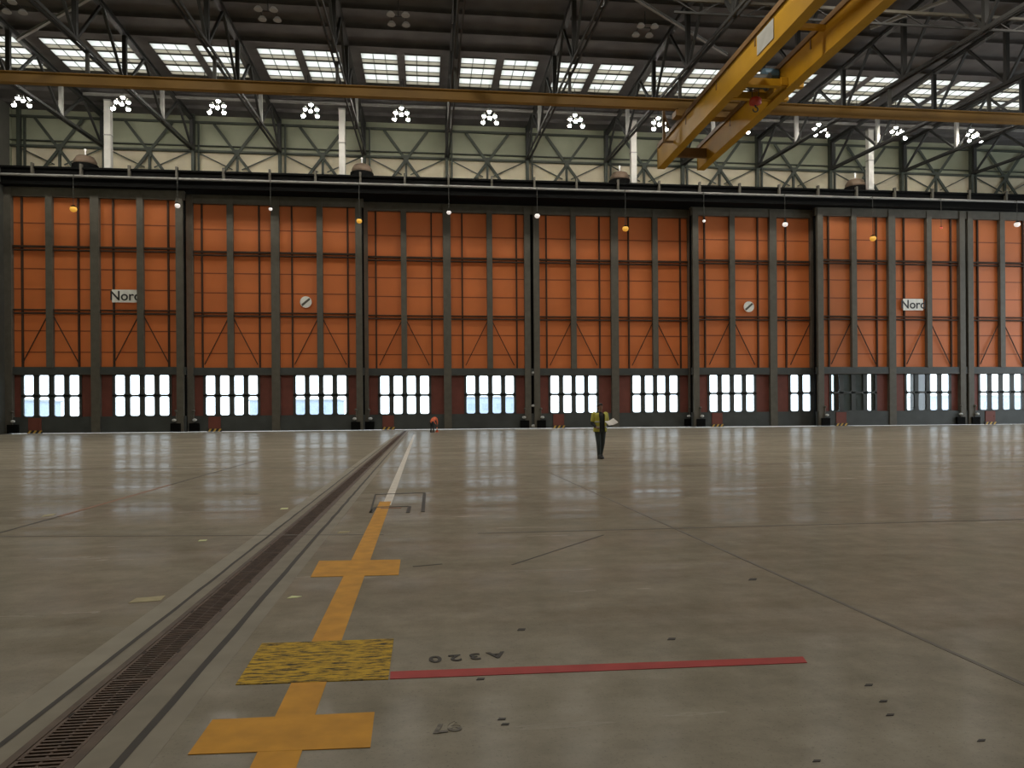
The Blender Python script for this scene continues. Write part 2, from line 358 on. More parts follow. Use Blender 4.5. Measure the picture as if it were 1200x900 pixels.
# ------------------------------------------------------------------ door leaves
Z_TOP = 25.3
def door(n, xl, xr, y, lab, skip=(), part=()):
    d = empty('door_%d' % n, (xl, y, 0), 0, kind='structure', label=lab)
    w = xr-xl; bay = w/2; half = w/4
    yc = .55                                               # cladding sits behind the posts
    MB().box(.2, w-.2, yc, yc+.12, 6.7, Z_TOP-.6).make('orange_cladding', ['orange'], d)
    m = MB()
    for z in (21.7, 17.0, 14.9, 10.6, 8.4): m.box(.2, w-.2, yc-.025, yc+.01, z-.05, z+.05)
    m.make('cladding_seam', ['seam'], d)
    def post(x, pw, dp, zb=.05): MB().box(x-pw/2, x+pw/2, yc-dp, yc+.1, zb, Z_TOP-.1).make('post', ['steel_post'], d)
    post(.52, .68, .55); post(w-.52, .68, .55)
    for x in (0, w-.2): MB().box(x, x+.2, yc-.12, yc+.11, .05, Z_TOP-.1).make('edge_seal', ['header'], d)  # dark strips added as backing, stand for the dark gap between leaves
    post(bay, .85, .52); post(half, .62, .5, 6.8); post(3*half, .62, .5, 6.8)
    for xe in (0, bay, w):                                  # slim uprights beside each bay edge
        for s in (-1, 1):
            x = xe+s*1.72
            if .5 < x < w-.5: MB().box(x-.08, x+.08, yc-.22, yc+.02, 6.8, Z_TOP-.6).make('slim_upright', ['inner'], d)
    for z, h in ((19.25, .2), (18.9, .14), (12.75, .12), (12.4, .16)):
        MB().box(.2, w-.2, yc-.30, yc-.02, z-h/2, z+h/2).make('cross_rail', ['inner'], d)
    MB().box(0, w, yc-.44, yc+.15, Z_TOP-.95, Z_TOP).make('top_rail', ['steel_post'], d)
    MB().box(0, w, yc-.42, yc+.15, 6.12, 6.85).make('transom', ['kick'], d)
    MB().box(0, w, yc-.46, yc-.05, 6.05, 6.2).make('transom_ledge', ['steel'], d)
    for xe in (half, 3*half):                               # tent-shaped braces over each window
        for s in (-1, 1):
            MB().bar((xe+s*.2, yc-.2, 12.3), (xe+s*2.75, yc-.2, 7.2), .09, .08, up=(0,1,0)).make('brace', ['inner'], d)
    kp = MB().box(0, w, yc-.38, yc+.12, .05, 1.72)
    kp.make('kick_plate', ['kick'], d)
    ww, pitch = .98, 1.47
    for k, xe in enumerate((half, 3*half)):
        # frame of the window: one mesh with eight round-cornered openings
        m = MB(); x0, x1 = xe-bay/2+.35, xe+bay/2-.35
        xs = [xe+(i-1.5)*pitch for i in range(4)]
        zr = ((1.78, 3.78), (3.98, 6.05))
        edges = [xs[0]-ww/2-.25] + [v for x in xs for v in (x-ww/2, x+ww/2)] + [xs[3]+ww/2+.25]
        for i in range(0, len(edges), 2): m.box(edges[i], edges[i+1], yc-.12, yc+.08, 1.72, 6.12)
        m.box(edges[0], edges[-1], yc-.12, yc+.08, 3.78, 3.98); m.box(edges[0], edges[-1], yc-.12, yc+.08, 6.02, 6.12); m.box(edges[0], edges[-1], yc-.12, yc+.08, 1.70, 1.78)
        c = .2
        for x in xs:
            for z0, z1 in zr:
                for sx in (-1, 1):
                    for zz, sz in ((z0, 1), (z1, -1)):
                        p0 = Vector((x+sx*ww/2, 0, zz))
                        pts = [p0] + [Vector((x+sx*(ww/2-c+c*math.cos(a)), 0, zz+sz*(c-c*math.sin(a)))) for a in (0, PI/6, PI/3, PI/2)]
                        for yy in (yc-.11,):
                            va = [m.bm.verts.new((p.x, yy, p.z)) for p in pts]; vb = [m.bm.verts.new((p.x, yy+.18, p.z)) for p in pts]
                            m.bm.faces.new(va); m.bm.faces.new(vb[::-1])
                            for i in range(len(pts)):
                                j = (i+1) % len(pts); m.bm.faces.new((va[i], vb[i], vb[j], va[j]))
        wf = m.make('window', ['kick'], d)
        q = MB()
        for x in xs:
            for z0, z1 in zr: q.box(x-ww/2-.02, x+ww/2+.02, yc-.01, yc+.01, z0-.02, z1+.02)
        q.make('glass', ['glass'], wf)
        # orange sheet beside the windows
        for a, bb in ((xe-bay/2, edges[0]), (edges[-1], xe+bay/2)):
            MB().box(a, bb, yc-.02, yc+.08, 1.72, 6.12).make('side_sheet', ['redpanel'], d)
        for i, x in enumerate(xs):  # dark panels added to block daylight in some panes
            if (k, i) in part: MB().box(x+ww*.12, x+ww/2+.15, yc+.09, yc+.14, 1.75, 6.1).make('window_blind', ['kick'], wf)
            if (k, i) in skip: MB().box(x-ww/2-.15, x+ww/2+.15, yc+.09, yc+.14, 1.75, 6.1).make('window_blind', ['kick'], wf)
    # red access panel with a hazard-striped sill
    rx = 2.35
    rp = MB().box(rx, rx+1.25, yc-.46, yc-.38, .35, 1.62).box(rx-.05, rx+1.3, yc-.44, yc-.38, .30, .36).box(rx+1.05, rx+1.12, yc-.50, yc-.46, .9, 1.1)
    rp = rp.make('access_panel', ['redpanel'], d, label='dull red access panel')
    m = MB()
    m.box(rx-.1, rx+1.35, yc-.50, yc-.38, .02, .34, 1)
    for i in range(3):
        x = rx-.05+i*.5
        v = [m.bm.verts.new(p) for p in ((x, yc-.51, .03), (x+.22, yc-.51, .03), (x+.42, yc-.51, .33), (x+.20, yc-.51, .33))]; m.bm.faces.new(v)
    m.make('hazard_stripes', ['hazy', 'hazb'], d, label='yellow and black hazard stripes')
    # drive gear with pale caps at each end of the leaf
    for x, s in ((.95, 1), (w-.95, -1)):
        m = MB().box(x-.5, x+.5, yc-.75, yc-.36, .05, .95); bx = m.make('drive_housing', ['header'], d)
        MB().ball((x+.1*s, yc-.78, 1.28), .21, 2, (1.1, .8, .75)).make('drive_cap', ['pale'], bx, label='pale drive cap')
        MB().ball((x-.05*s, yc-.62, 2.25), .17, 2, (1, .8, .8)).tube((x-.05*s, yc-.62, 1.0), (x-.05*s, yc-.62, 2.2), .05).make('drive_lever', ['steel_post'], bx)
    return d
LEAVES = [(1, -42.95, -25.15, YF), (2, -25.55, -6.8, YM), (3, -7.3, 11.9, YR), (4, 11.9, 31.15, YR), (5, 30.2, 49.9, YM), (6, 44.65, 63.4, YF), (7, 63.4, 82.1, YF)]
DL = ['orange sliding door leaf farthest to the left, with a Nord sign', 'orange sliding door leaf with a round white sign, right of the left Nord leaf',
      'orange sliding door leaf behind the worker bending in orange', 'orange sliding door leaf behind the worker in the yellow vest',
      'orange sliding door leaf with a round white sign, partly behind the next leaf', 'orange sliding door leaf with the right Nord sign', 'orange sliding door leaf cut by the right edge of view']
D = {}
for (n, a, c, y), lab in zip(LEAVES, DL):
    D[n] = door(n, a, c, y, lab, skip=((0,1),(0,2),(1,1)) if n == 6 else (), part=((0,3),(1,0)) if n == 6 else ())
def on_door(n, px, py, dy=.26):
    p = ony(px, py, D[n].location.y+dy); return p-D[n].location
def nord(n, px, py, w, h):
    p = on_door(n, px, py)
    s = MB().box(p.x-w/2, p.x+w/2, p.y-.03, p.y+.03, p.z-h/2, p.z+h/2).make('sign', ['signwhite'], D[n], label='white sign reading Nord')
    mx = Matrix.Translation((p.x, p.y-.045, p.z-.02)) @ Matrix.Rotation(PI/2, 4, 'X')
    text_mesh('lettering', 'Nord', h*1.05, 'signblack', s, mx, .02, .015)
for z, s_ in ((6.35, .16), (2.6, .2), (.3, .24)): MB().ball((.05, .1, z), s_, 2, (1.2, .5, .75)).make('lock_plate', ['pale'], D[4], label='pale lock plate at the joint of the two middle doors')  # pale blobs put in for small white lamps at the joint
nord(1, 147, 347, 2.65, 1.32); nord(6, 1070, 357, 2.5, 1.35)
def disc(n, px, py):
    p = on_door(n, px, py)
    s = MB().tube((p.x, p.y+.02, p.z), (p.x, p.y-.05, p.z), .62, .62, 28).make('round_sign', ['signwhite'], D[n], label='round white sign with a grey slanted bar')
    MB().bar((p.x-.42, p.y-.06, p.z-.36), (p.x+.42, p.y-.06, p.z+.36), .03, .22, up=(.65,0,-.76)).make('slanted_bar', ['steel_post'], s)
disc(2, 358.5, 354); disc(5, 877.5, 359.5)
# ------------------------------------------------------------------ header, pillar, walls, ceiling
hd = empty('trim_1', (0, 0, 0), kind='structure', label='black header beam over the sliding doors')
MB().box(XL, XR, 80.5, 87, Z_TOP+.02, 27.15).make('header_beam', ['header'], hd)
MB().box(XL, XR, 80.3, 80.5, 27.0, 27.2).box(XL, XR, 80.25, 80.5, Z_TOP, Z_TOP+.2).make('flange', ['header'], hd)
MB().tube((XL+1, 80.2, 26.25), (XR, 80.2, 26.25), .13, .13, 10).make('guide_pipe', ['hanger'], hd)
k = -9
while X0+k*PITCH/2 < 80:
    x = X0+k*PITCH/2
    if x > XL+1: MB().box(x-.1, x+.1, 80.12, 80.5, 26.2, 27.5).make('pipe_bracket', ['steel_post'], hd)
    k += 1
MB().box(XL, -42.75, 79.6, 82.2, 0, CEIL-1.2).box(XL, -42.6, 79.5, 79.6, 0, CEIL-1.2).make('trim_2', ['steel'], kind='structure', label='dark steel pillar at the left end of the doors')
wb = empty('wall_back', (0, YW, 0), kind='structure')
MB().box(XL, XR, 0, .25, 26.5, 31.15).make('cream_panel', ['cream'], wb)
MB().box(XL, XR, .02, .27, 31.15, CEIL).make('grey_green_panel', ['green'], wb)
for z, h in ((31.15, .22), (31.75, .09), (34.35, .22)): MB().box(XL, XR, -.45, -.2, z-h/2, z+h/2).make('wall_rail', ['brace'], wb)
mods = [X0+k*PITCH for k in range(-4, 9)]
for x in [X0-5*PITCH+.6]+mods:
    MB().box(x-.16, x+.16, -.6, -.1, 27, CEIL).box(x+.5, x+.66, -.5, -.2, 27, 34.3).make('wall_post', ['brace'], wb)
for x in [X0-5*PITCH]+mods[:-1]:
    c = x+PITCH/2
    for s in (-1, 1):
        MB().bar((c-s*2.45, -.35, 34.2), (c+s*2.5, -.35, 27.5), .30, .14, up=(0,1,0)).make('cross_brace', ['brace'], wb)
        MB().bar((c+s*.5, -.3, 29.2), (c+s*4.4, -.3, 31.1), .11, .1, up=(0,1,0)).make('thin_brace', ['brace'], wb)
    MB().box(c-.12, c+.12, -.32, -.1, 27, 31.1).box(c-.28, c+.28, -.46, -.3, 30.7, 31.4).make('gusset_post', ['brace'], wb)
# far side walls and the wall behind the camera
MB().box(XL-.4, XL, YB, 82.2, 0, CEIL).box(XL-.4, XL, 82.2, 88, 25.3, CEIL).make('wall_left', ['green'], kind='structure')
MB().box(XL, XR, YB-.4, YB, 0, CEIL).make('wall_front', ['green'], kind='structure')
MB().box(XR, XR+.4, YB, 30, 0, CEIL).box(XR, XR+.4, 30, 76, 25, CEIL).box(XR, XR+.4, 76, 88, 0, CEIL).make('wall_right', ['green'], kind='structure')  # opening invented to hold the added bluish side light
# ceiling with the skylight band
SY0, SY1 = 69.8, 76.3
b = MB().box(XL, XR, YB, SY0, CEIL, CEIL+.4).box(XL, XR, SY1, 88, CEIL, CEIL+.4)
bays = []
edges = [XL]
for x in [X0+k*PITCH for k in range(-4, 10)]:
    for e0, e1 in ((x-PITCH+1.0, x-PITCH/2-.36), (x-PITCH/2+.36, x-1.0)):
        bays.append((e0, e1))
xs = XL
for e0, e1 in bays:
    if e0 > xs: b.box(xs, e0, SY0, SY1, CEIL, CEIL+.4)
    xs = e1
b.box(xs, XR, SY0, SY1, CEIL, CEIL+.4)
ceil = b.make('ceiling', ['ceil'], kind='structure')
y = 40.0
while y < 86:
    if not (SY0-.3 < y < SY1+.3): MB().ibeam((XL, y, CEIL-.2), (XR, y, CEIL-.2), .22, .4, .03).make('purlin', ['ceil'], ceil)
    y += 3.1
n = 1
row = (SY1-SY0)/3
for e0, e1 in bays:
    w = empty('window_%d' % n, (e0, SY0, CEIL), kind='structure', label='skylight in the roof band over the doors'); n += 1
    W_ = e1-e0
    fr = MB().box(0, W_, -.05, .06, -.05, .3).box(0, W_, SY1-SY0-.05, SY1-SY0+.02, -.05, .3)
    for i in range(3):
        fr.box(0, W_, (i+1)*row-.22, (i+1)*row, -.03, .12)
        fr.box(0, W_, i*row+1.20, i*row+1.25, -.01, .1)
    for j in range(1, 3): fr.box(W_*j/3-.025, W_*j/3+.025, 0, SY1-SY0, .0, .1)
    fr.make('skylight_frame', ['steel'], w)
    p1 = MB(); p2 = MB()
    for i in range(3):
        p1.box(0, W_, i*row+.06, i*row+1.21, .03, .05); p2.box(0, W_, i*row+1.24, (i+1)*row-.2, .03, .05)
    p1.make('clear_sheet', ['sky_bright'], w); p2.make('weathered_sheet', ['sky_dim'], w)  # second sheet in each row has a darker tint
# ------------------------------------------------------------------ roof trusses
def truss_z(y): return 31.2-.066*(84.5-y)
def make_truss():
    t = empty('roof_truss', (0, 0, 0), 0, group='roof trusses over the hangar', category='roof truss')
    ya, yb_ = 24.0, 85.6
    zt = CEIL-.65
    MB().ibeam((0, ya, zt), (0, yb_, zt), .42, .45, .05).make('top_chord', ['truss'], t)
    MB().bar((-.2, ya, truss_z(ya)), (-.2, yb_, truss_z(yb_)), .12, .24).bar((.2, ya, truss_z(ya)), (.2, yb_, truss_z(yb_)), .12, .24).make('bottom_chord', ['truss'], t)
    ys = [85.3, 76.2, 67.1, 58.0, 48.9, 39.8, 30.7]
    for i, y in enumerate(ys):
        MB().box(-.17, .17, y-.17, y+.17, truss_z(y), zt).make('vertical', ['hanger' if i == 1 else 'truss'], t)  # pale colour of one upright stands for skylight falling on it
    for i in range(len(ys)-1):
        a, c = ys[i], ys[i+1]; mid = (a+c)/2
        MB().bar((0, a, truss_z(a)), (0, mid, zt), .2, .2).make('diagonal', ['truss'], t)
        MB().bar((0, mid, zt), (0, c, truss_z(c)), .2, .2).make('diagonal', ['truss'], t)
    return t
T = make_truss()
for i, x in enumerate(mods[:-1]):
    o = T if i == 0 else copy_tree(T)
    o.location.x = x
    o['label'] = ('dark steel roof truss leftmost of the twelve under the ceiling' if i == 0 else
                  'dark steel roof truss rightmost of the twelve under the ceiling' if i == 11 else
                  'dark steel roof truss, %s from the left under the ceiling' % ORD[i])
# slanting roof braces and a light beam seen above the crane
def brace(p, q, w, lab, m='hanger'):
    c = (Vector(p)+Vector(q))/2
    o = MB().ibeam(Vector(p)-c, Vector(q)-c, w, w, .05).make('roof_brace', [m], None, label=lab, category='roof brace', group='slanting roof braces'); o.location = c
brace(onz(735, -8, 33.5), onz(852, 64, 33.9), .22, 'slim slanting roof brace left of the crane girders')
brace(onz(115, -8, 33.5), onz(20, 46, 33.9), .22, 'slim slanting roof brace in the upper left corner')
brace(onz(1020, 33, 32.5), onz(1110, 0, 32.5), .22, 'short slanting roof brace right of the crane girders')
def lbeam(p, q, lab, name='lattice_beam', m='hanger'):
    p, q = Vector(p), Vector(q); c = (p+q)/2
    o = empty(name, c, 0, label=lab, category='beam'); z = Vector((0,0,1))
    MB().bar(p-c, q-c, .2, .2).make('top_chord', [m], o); MB().bar(p-c-z*.9, q-c-z*.9, .14, .14).make('bottom_chord', ['truss'], o)
    n = int((q-p).length/3.2)
    for i in range(n):
        a = (q-p)*(i/n)+p-c; d = (q-p)*((i+.5)/n)+p-c-z*.9; e = (q-p)*((i+1)/n)+p-c
        MB().bar(a, d, .08).bar(d, e, .08).make('web', ['truss'], o)
ya = 50.5
pa = ony(1046, 14, ya); pb = ony(1215, 26, ya); pc = ony(790, 1, ya)
lbeam((pc.x, ya, pa.z), (pb.x+10, ya, pa.z), 'grey lattice beam crossing above the yellow crane near the roof', m='steel_post')
# light grey service beam below the roof in front of the wall
o = empty('service_beam', (0, 79.9, 34.55), 0, label='long pale grey horizontal beam above the white ducts', category='beam')
MB().ibeam((ony(97, 113, 79.9).x, 0, 0), (78, 0, 0), .2, .26, .03).make('beam', ['hanger'], o)
for x in mods[1:-1]: MB().box(x-.05, x+.05, -.05, .05, .1, CEIL-34.55-.4).make('beam_hanger', ['truss'], o)
# white ducts standing on the header
wl = ['leftmost of the four white upright ducts above the black header', 'white upright duct above the header, second from the left', 'white upright duct left of the crane girder ends', 'rightmost white upright duct above the header, beyond the crane']
for px, lab in zip((127, 401, 742, 1019), wl):
    x = ony(px, 160, 80.9).x
    o = empty('wall_duct', (x, 80.9, 27.17), 0, label=lab, category='duct', group='white ducts above the header')
    MB().box(-.32, .32, -.3, .3, 0, 7.2).make('duct', ['white'], o)
    for z0, z1 in ((0, .16), (3.5, 3.6), (7.05, 7.21)): MB().box(-.36, .36, -.34, .34, z0, z1).make('duct_flange', ['hanger'], o)
vl = ['leftmost brown drum ventilator on the black header', 'brown drum ventilator on the header, just right of the second white duct', 'brown drum ventilator on the header, just left of the third white duct', 'rightmost brown drum ventilator on the header beside the right white duct']
for px, lab in zip((100, 424, 726, 1002), vl):
    x = ony(px, 190, 82.4).x
    o = empty('drum_ventilator', (x, 82.4, 27.15), 0, label=lab, category='ventilator', group='drum ventilators on the header')
    MB().lathe([(1.25, 0), (1.3, .1), (1.25, .9), (1.05, .95)]).make('drum', ['header'], o)
    MB().lathe([(1.12, .9), (1.1, 1.3), (.85, 1.75), (.3, 1.95), (.02, 1.98)]).make('dome', ['vdome'], o)
    MB().tube((0, 0, 1.9), (0, 0, 2.5), .06).ball((0, 0, 2.55), .13).make('top_lamp', ['whitelamp'], o)
# ------------------------------------------------------------------ lamps
def make_cluster(matname):
    c = empty('lamp_cluster', (0,0,0))
    pos = [(0, .3, .85), (-.55, .15, .32), (.55, .15, .32), (0, -.05, .05), (-.68, -.25, -.5), (.68, -.25, -.5)]
    m = MB()
    m.tube((0, .35, .95), (0, .35, 3.55), .035, .035, 8)
    m.bar((-.62, .1, .5), (.62, .1, .5), .05).bar((0, .35, 1.0), (0, -.25, -.15), .05).bar((-.62, .2, .5), (-.62, -.25, -.2), .04).bar((.62, .2, .5), (.62, -.25, -.2), .04)
    m.make('lamp_rack', ['truss'], c)
    for p in pos:
        h = MB().lathe([(.1, .30), (.14, .2), (.24, .04), (.24, .0)][::-1], p, 14).make('lamp_housing', ['hanger'], c)
        MB().ball((p[0], p[1], p[2]-.03), .180, 2, (1, 1, .85)).make('lamp_globe', [matname], h)
    return c
proto = make_cluster('lamp')
for k in range(-4, 8):
    o = proto if k == -4 else copy_tree(proto)
    o.location = ((-2.5+PITCH*k)*75/79.2, 75.0, 1.5+31.8*75/79.2)
    o['category'] = 'ceiling lamp'; o['group'] = 'lit lamp clusters under the ceiling'
    o['label'] = ('leftmost cluster of six lit white lamps under the ceiling' if k == -4 else 'rightmost cluster of six lit white lamps under the ceiling' if k == 7 else
                  'cluster of six lit white lamps behind the yellow crane girders' if k == 4 else
                  'cluster of six lit white lamps, %s from the %s under the ceiling' % ((ORD[k+4], 'left') if k < 4 else (ORD[7-k], 'right')))
# twin dim lamps peeping out below the runway beam
def make_twin():
    c = empty('twin_lamp', (0,0,0))
    MB().bar((-.7, 0, .25), (.7, 0, .25), .07).tube((0, 0, .25), (0, 0, 1.5), .035, .035, 8).make('lamp_bar', ['truss'], c)
    for s in (-1, 1): MB().lathe([(.34, 0), (.36, .06), (.2, .24), (.08, .28)], (s*.6, 0, 0), 16).make('lamp_head', ['lampwarm'], c)
    return c
proto = None
tw = [(240,103),(361,107),(472,111),(585,115.5),(697,120),(1004,132),(1109,138)]
for i, (px, py) in enumerate(tw):
    o = proto = make_twin() if proto is None else proto
    if i: o = copy_tree(proto)
    o.location = ony(px, py, 70.0); o['category'] = 'ceiling lamp'; o['group'] = 'dim twin lamps below the runway beam'
    o['label'] = 'dim twin lamp just below the yellow runway beam, %s' % ('leftmost' if i == 0 else 'rightmost' if i == 6 else ORD[i]+' from the left')
def make_quad():
    c = empty('unlit_lamp_cluster', (0,0,0))
    m = MB().bar((-.55, -.7, .3), (-.55, .7, .3), .06).bar((.55, -.7, .3), (.55, .7, .3), .06).bar((-.55, 0, .3), (.55, 0, .3), .06).tube((0, 0, .3), (0, 0, 1.6), .04, .04, 8)
    m.make('lamp_rack', ['truss'], c)
    for sx in (-1, 1):
        for sy in (-1, 1): MB().lathe([(.3, 0), (.31, .06), (.18, .24), (.08, .28)], (sx*.55, sy*.7, 0), 16).make('lamp_head', ['lampdull'], c)
    return c
proto = None
for i, (px, py, lab) in enumerate([(11, 9, 'faint unlit lamp cluster in the upper left corner of the roof'), (314, 18, 'faint unlit lamp cluster near the top, second from the left'), (467, 24, 'faint unlit lamp cluster near the top, left of the roof middle'), (756, 37, 'faint unlit lamp cluster left of the crane girders')]):
    if proto is None: o = proto = make_quad()
    else: o = copy_tree(proto)
    o.location = ony(px, py, 57.0); o['category'] = 'ceiling lamp'; o['group'] = 'unlit lamp clusters in the roof'; o['label'] = lab
# small glowing globes put in for bright dots before the doors
def signal(px, py, m, r, lab):
    r *= .8; p = ony(px, py, 79.7)
    o = empty('signal_lamp', p, 0, label=lab, category='signal lamp', group='signal lamps hanging before the doors')
    MB().ball((0,0,0), r, 3, (1, 1, .9)).make('globe', [m], o)
    MB().lathe([(r*.75, r*.55), (r*.8, r*.75), (r*.3, r*1.15), (.05, r*1.2)], (0,0,0), 16).make('cap', ['header'], o)
    top = 26.2-p.z
    MB().tube((0, 0, r), (0, 0, top), .025, .025, 8).bar((0, -.02, top), (0, .5, top), .05).make('drop_rod', ['steel'], o)
for a in [(86, 245, 'amber', .42, 'amber signal lamp hanging before the left Nord door leaf'), (421, 259, 'amber', .36, 'amber signal lamp hanging right of the left round sign'),
          (733, 268, 'amber', .42, 'amber signal lamp hanging above the worker in the yellow vest'), (1023, 279.5, 'amber', .44, 'amber signal lamp hanging left of the right Nord sign'),
          (208, 241, 'whitelamp', .34, 'white signal lamp at the right post of the left Nord leaf'), (317, 245, 'whitelamp', .24, 'small white signal lamp above and left of the left round sign'),
          (526, 249, 'whitelamp', .3, 'white signal lamp above the worker bending in orange'), (629.5, 253, 'whitelamp', .36, 'white signal lamp at the joint of the two middle doors'),
          (825, 259, 'whitelamp', .22, 'small white signal lamp above and left of the right round sign'), (920, 263, 'whitelamp', .38, 'white signal lamp above and right of the right round sign'),
          (1103, 267, 'redlamp', .2, 'small red signal lamp right of the right Nord sign'), (1192, 263, 'whitelamp', .42, 'white signal lamp at the right edge of the doors')]:
    signal(*a)
# ------------------------------------------------------------------ crane
rw = empty('crane_runway_beam', (0, 60.0, 26.92), 0, label='long dull yellow crane runway beam spanning under the skylights', category='crane runway')
MB().ibeam((XL+.5, 0, .42), (XR-1, 0, .42), .5, .84, .07).make('beam', ['runway'], rw)
for x in mods: MB().box(x-.12, x+.12, -.12, .12, .84, truss_z(60)-26.92).make('hanger_rod', ['steel'], rw)
cr = empty('bridge_crane', (23.5, 0, 24.2), 0, label='yellow double girder bridge crane hanging under the roof', category='crane')
GX = (-1.9, 1.9); YE = 66.5
for gx in GX:
    m = MB(); m.box(gx-.28, gx+.28, 14, YE, 0, 1.96)
    m.box(gx-.36, gx+.36, 14, YE, 1.92, 2.0); m.box(gx-.36, gx+.36, 14, YE, -.05, .04)
    g = m.make('girder', ['yellow_crane'], cr)
    MB().box(gx-.42, gx-.30, 14, YE-.2, 1.78, 2.14).box(gx+.1, gx+.2, 14, YE-.2, 2.0, 2.14).make('girder_rail', ['brown'], g)
    y = 20.0
    while y < YE-3:
        MB().box(gx-.33, gx-.28, y, y+.12, 1.15, 1.8).make('conduit_stub', ['brown'], g); y += 6.5
    MB().box(gx-.34, gx+.34, YE, YE+.06, -.05, 2.0).make('end_plate', ['yellow_crane'], g)
for y0 in (59.4, 36.0, 19.0):
    MB().box(GX[0]-1.0, GX[1]+1.0, y0, y0+1.0, 2.02, 2.5).box(GX[0]-.7, GX[0]-.1, y0+.2, y0+.8, 2.5, 2.72).box(GX[1]+.1, GX[1]+.7, y0+.2, y0+.8, 2.5, 2.72).make('end_carriage', ['runway'], cr)
for y0 in (44.2, 28.0): MB().box(GX[0]+.2, GX[1]-.2, y0, y0+.3, 1.5, 1.8).make('tie_beam', ['yellow_crane'], cr)
MB().box(GX[0]-.2, GX[1], YE-2.2, YE-1.8, .4, 1.2).make('tie_beam', ['brown'], cr)
m = MB().bar((GX[0]-1.1, YE-4.2, .8), (GX[0]-1.1, YE-4.2, 3.6), .22).bar((GX[0]-1.1, YE-4.2, 3.3), (GX[0]+.0, YE-3.0, 2.0), .16).bar((GX[0]-1.1, YE-4.2, .9), (GX[0]+.1, YE-4.2, .9), .16)
m.make('catwalk_bracket', ['brown'], cr)
MB().box(-.03, 0, -1.15, 1.15, -.62, .62).make('maker_plate', ['signgrey'], cr, label='pale grey plate on the girder').location = (GX[0]-.30, 0, .98)
pl = [c for c in cr.children if c.name.startswith('maker_plate')][0]
# find where the plate shows at px 897, 52
xg = 23.5+GX[0]-.3; dd = ray(897, 52); pl.location.y = xg/dd.x*dd.y
tr = empty('crane_trolley', (23.5, 50.5, 24.2), 0, label='yellow crane trolley with blue motor and red hook between the girders', category='crane trolley')
MB().box(GX[0]+.3, GX[1]+.9, -1.3, -.9, .1, .6).box(GX[0]+.3, GX[1]+.9, .9, 1.3, .1, .6).box(GX[0]+.35, GX[0]+.8, -1.4, 1.4, .15, .7).box(GX[1]-.8, GX[1]-.32, -1.4, 1.4, .15, .7).make('trolley_frame', ['yellow_crane'], tr)
MB().tube((-.9, 0, .95), (.7, 0, .95), .5, .5, 18).tube((-1.0, 0, .95), (-.9, 0, .95), .62, .62, 18).tube((.7, 0, .95), (.8, 0, .95), .62, .62, 18).make('rope_drum', ['steel'], tr)
MB().tube((.5, .1, 1.5), (1.5, .1, 1.5), .42, .42, 16).box(.6, 1.4, -.1, .3, .7, 1.2).tube((1.5, .1, 1.5), (1.65, .1, 1.5), .3, .2, 16).make('motor', ['blue'], tr)
MB().tube((-.4, 0, -.3), (-.4, 0, .9), .03, .03, 6).tube((.1, 0, -.3), (.1, 0, .9), .03, .03, 6).make('hoist_rope', ['steel'], tr)
hk = MB().lathe([(.2, -.75), (.42, -.65), (.42, -.35), (.25, -.2)], (-.15, 0, 0), 16)
hk.make('hook_block', ['red'], tr)
m = MB(); pts = [Vector((-.15+.18*math.sin(a), 0, -1.05+.18*math.cos(a))) for a in [i*PI/8 for i in range(0, 13)]]
for p, q in zip(pts, pts[1:]): m.capsule(p, q, .05, .05)
m.tube((-.15, 0, -.75), (-.15, 0, -.87), .06, .06).make('hook', ['steel'], tr)
# ------------------------------------------------------------------ people
def remeshed(name, build, mt, parent=None, vox=.012, smooth=4, **props):
    m = MB(); build(m)
    o = m.make(name+'_source', [mt])
    r = o.modifiers.new('r', 'REMESH'); r.mode = 'VOXEL'; r.voxel_size = vox; r.use_smooth_shade = True
    s = o.modifiers.new('s', 'SMOOTH'); s.iterations = smooth; s.factor = .5
    bpy.context.view_layer.update()
    me = bpy.data.meshes.new_from_object(o.evaluated_get(bpy.context.evaluated_depsgraph_get()))
    old = o.data; bpy.data.objects.remove(o); bpy.data.meshes.remove(old)
    for p in me.polygons: p.use_smooth = True
    return link(name, me, parent, **props)
def V(*a): return Vector(a)
def hand(m, wrist, dirv, palmn, thumb_side, curl=.5):
    """palm, four unequal bent fingers and a thumb from the palm's side"""
    d = dirv.normalized(); n = palmn.normalized(); s = d.cross(n).normalized()*thumb_side
    pc = wrist+d*.085
    for k in (-1.5, -.5, .5, 1.5): m.capsule(wrist+d*.015+s*.006*k, pc+s*.019*k, .015, .012)
    for k, L in ((1.5, .072), (.5, .082), (-.5, .077), (-1.5, .060)):
        a = pc+s*.019*k; p1 = a+(d*math.cos(curl*.7)+n*math.sin(curl*.7))*L*.42
        p2 = p1+(d*math.cos(curl*1.5)+n*math.sin(curl*1.5))*L*.33; p3 = p2+(d*math.cos(curl*2.1)+n*math.sin(curl*2.1))*L*.25
        m.capsule(a, p1, .0105, .0095); m.capsule(p1, p2, .0095, .0088); m.capsule(p2, p3, .0088, .008)
    a = wrist+d*.03+s*.022; p1 = a+(s*.7+d*.6+n*.35).normalized()*.042; p2 = p1+(d*.8+s*.1+n*.6).normalized()*.034
    m.capsule(a, p1, .0135, .0115); m.capsule(p1, p2, .0115, .0092)
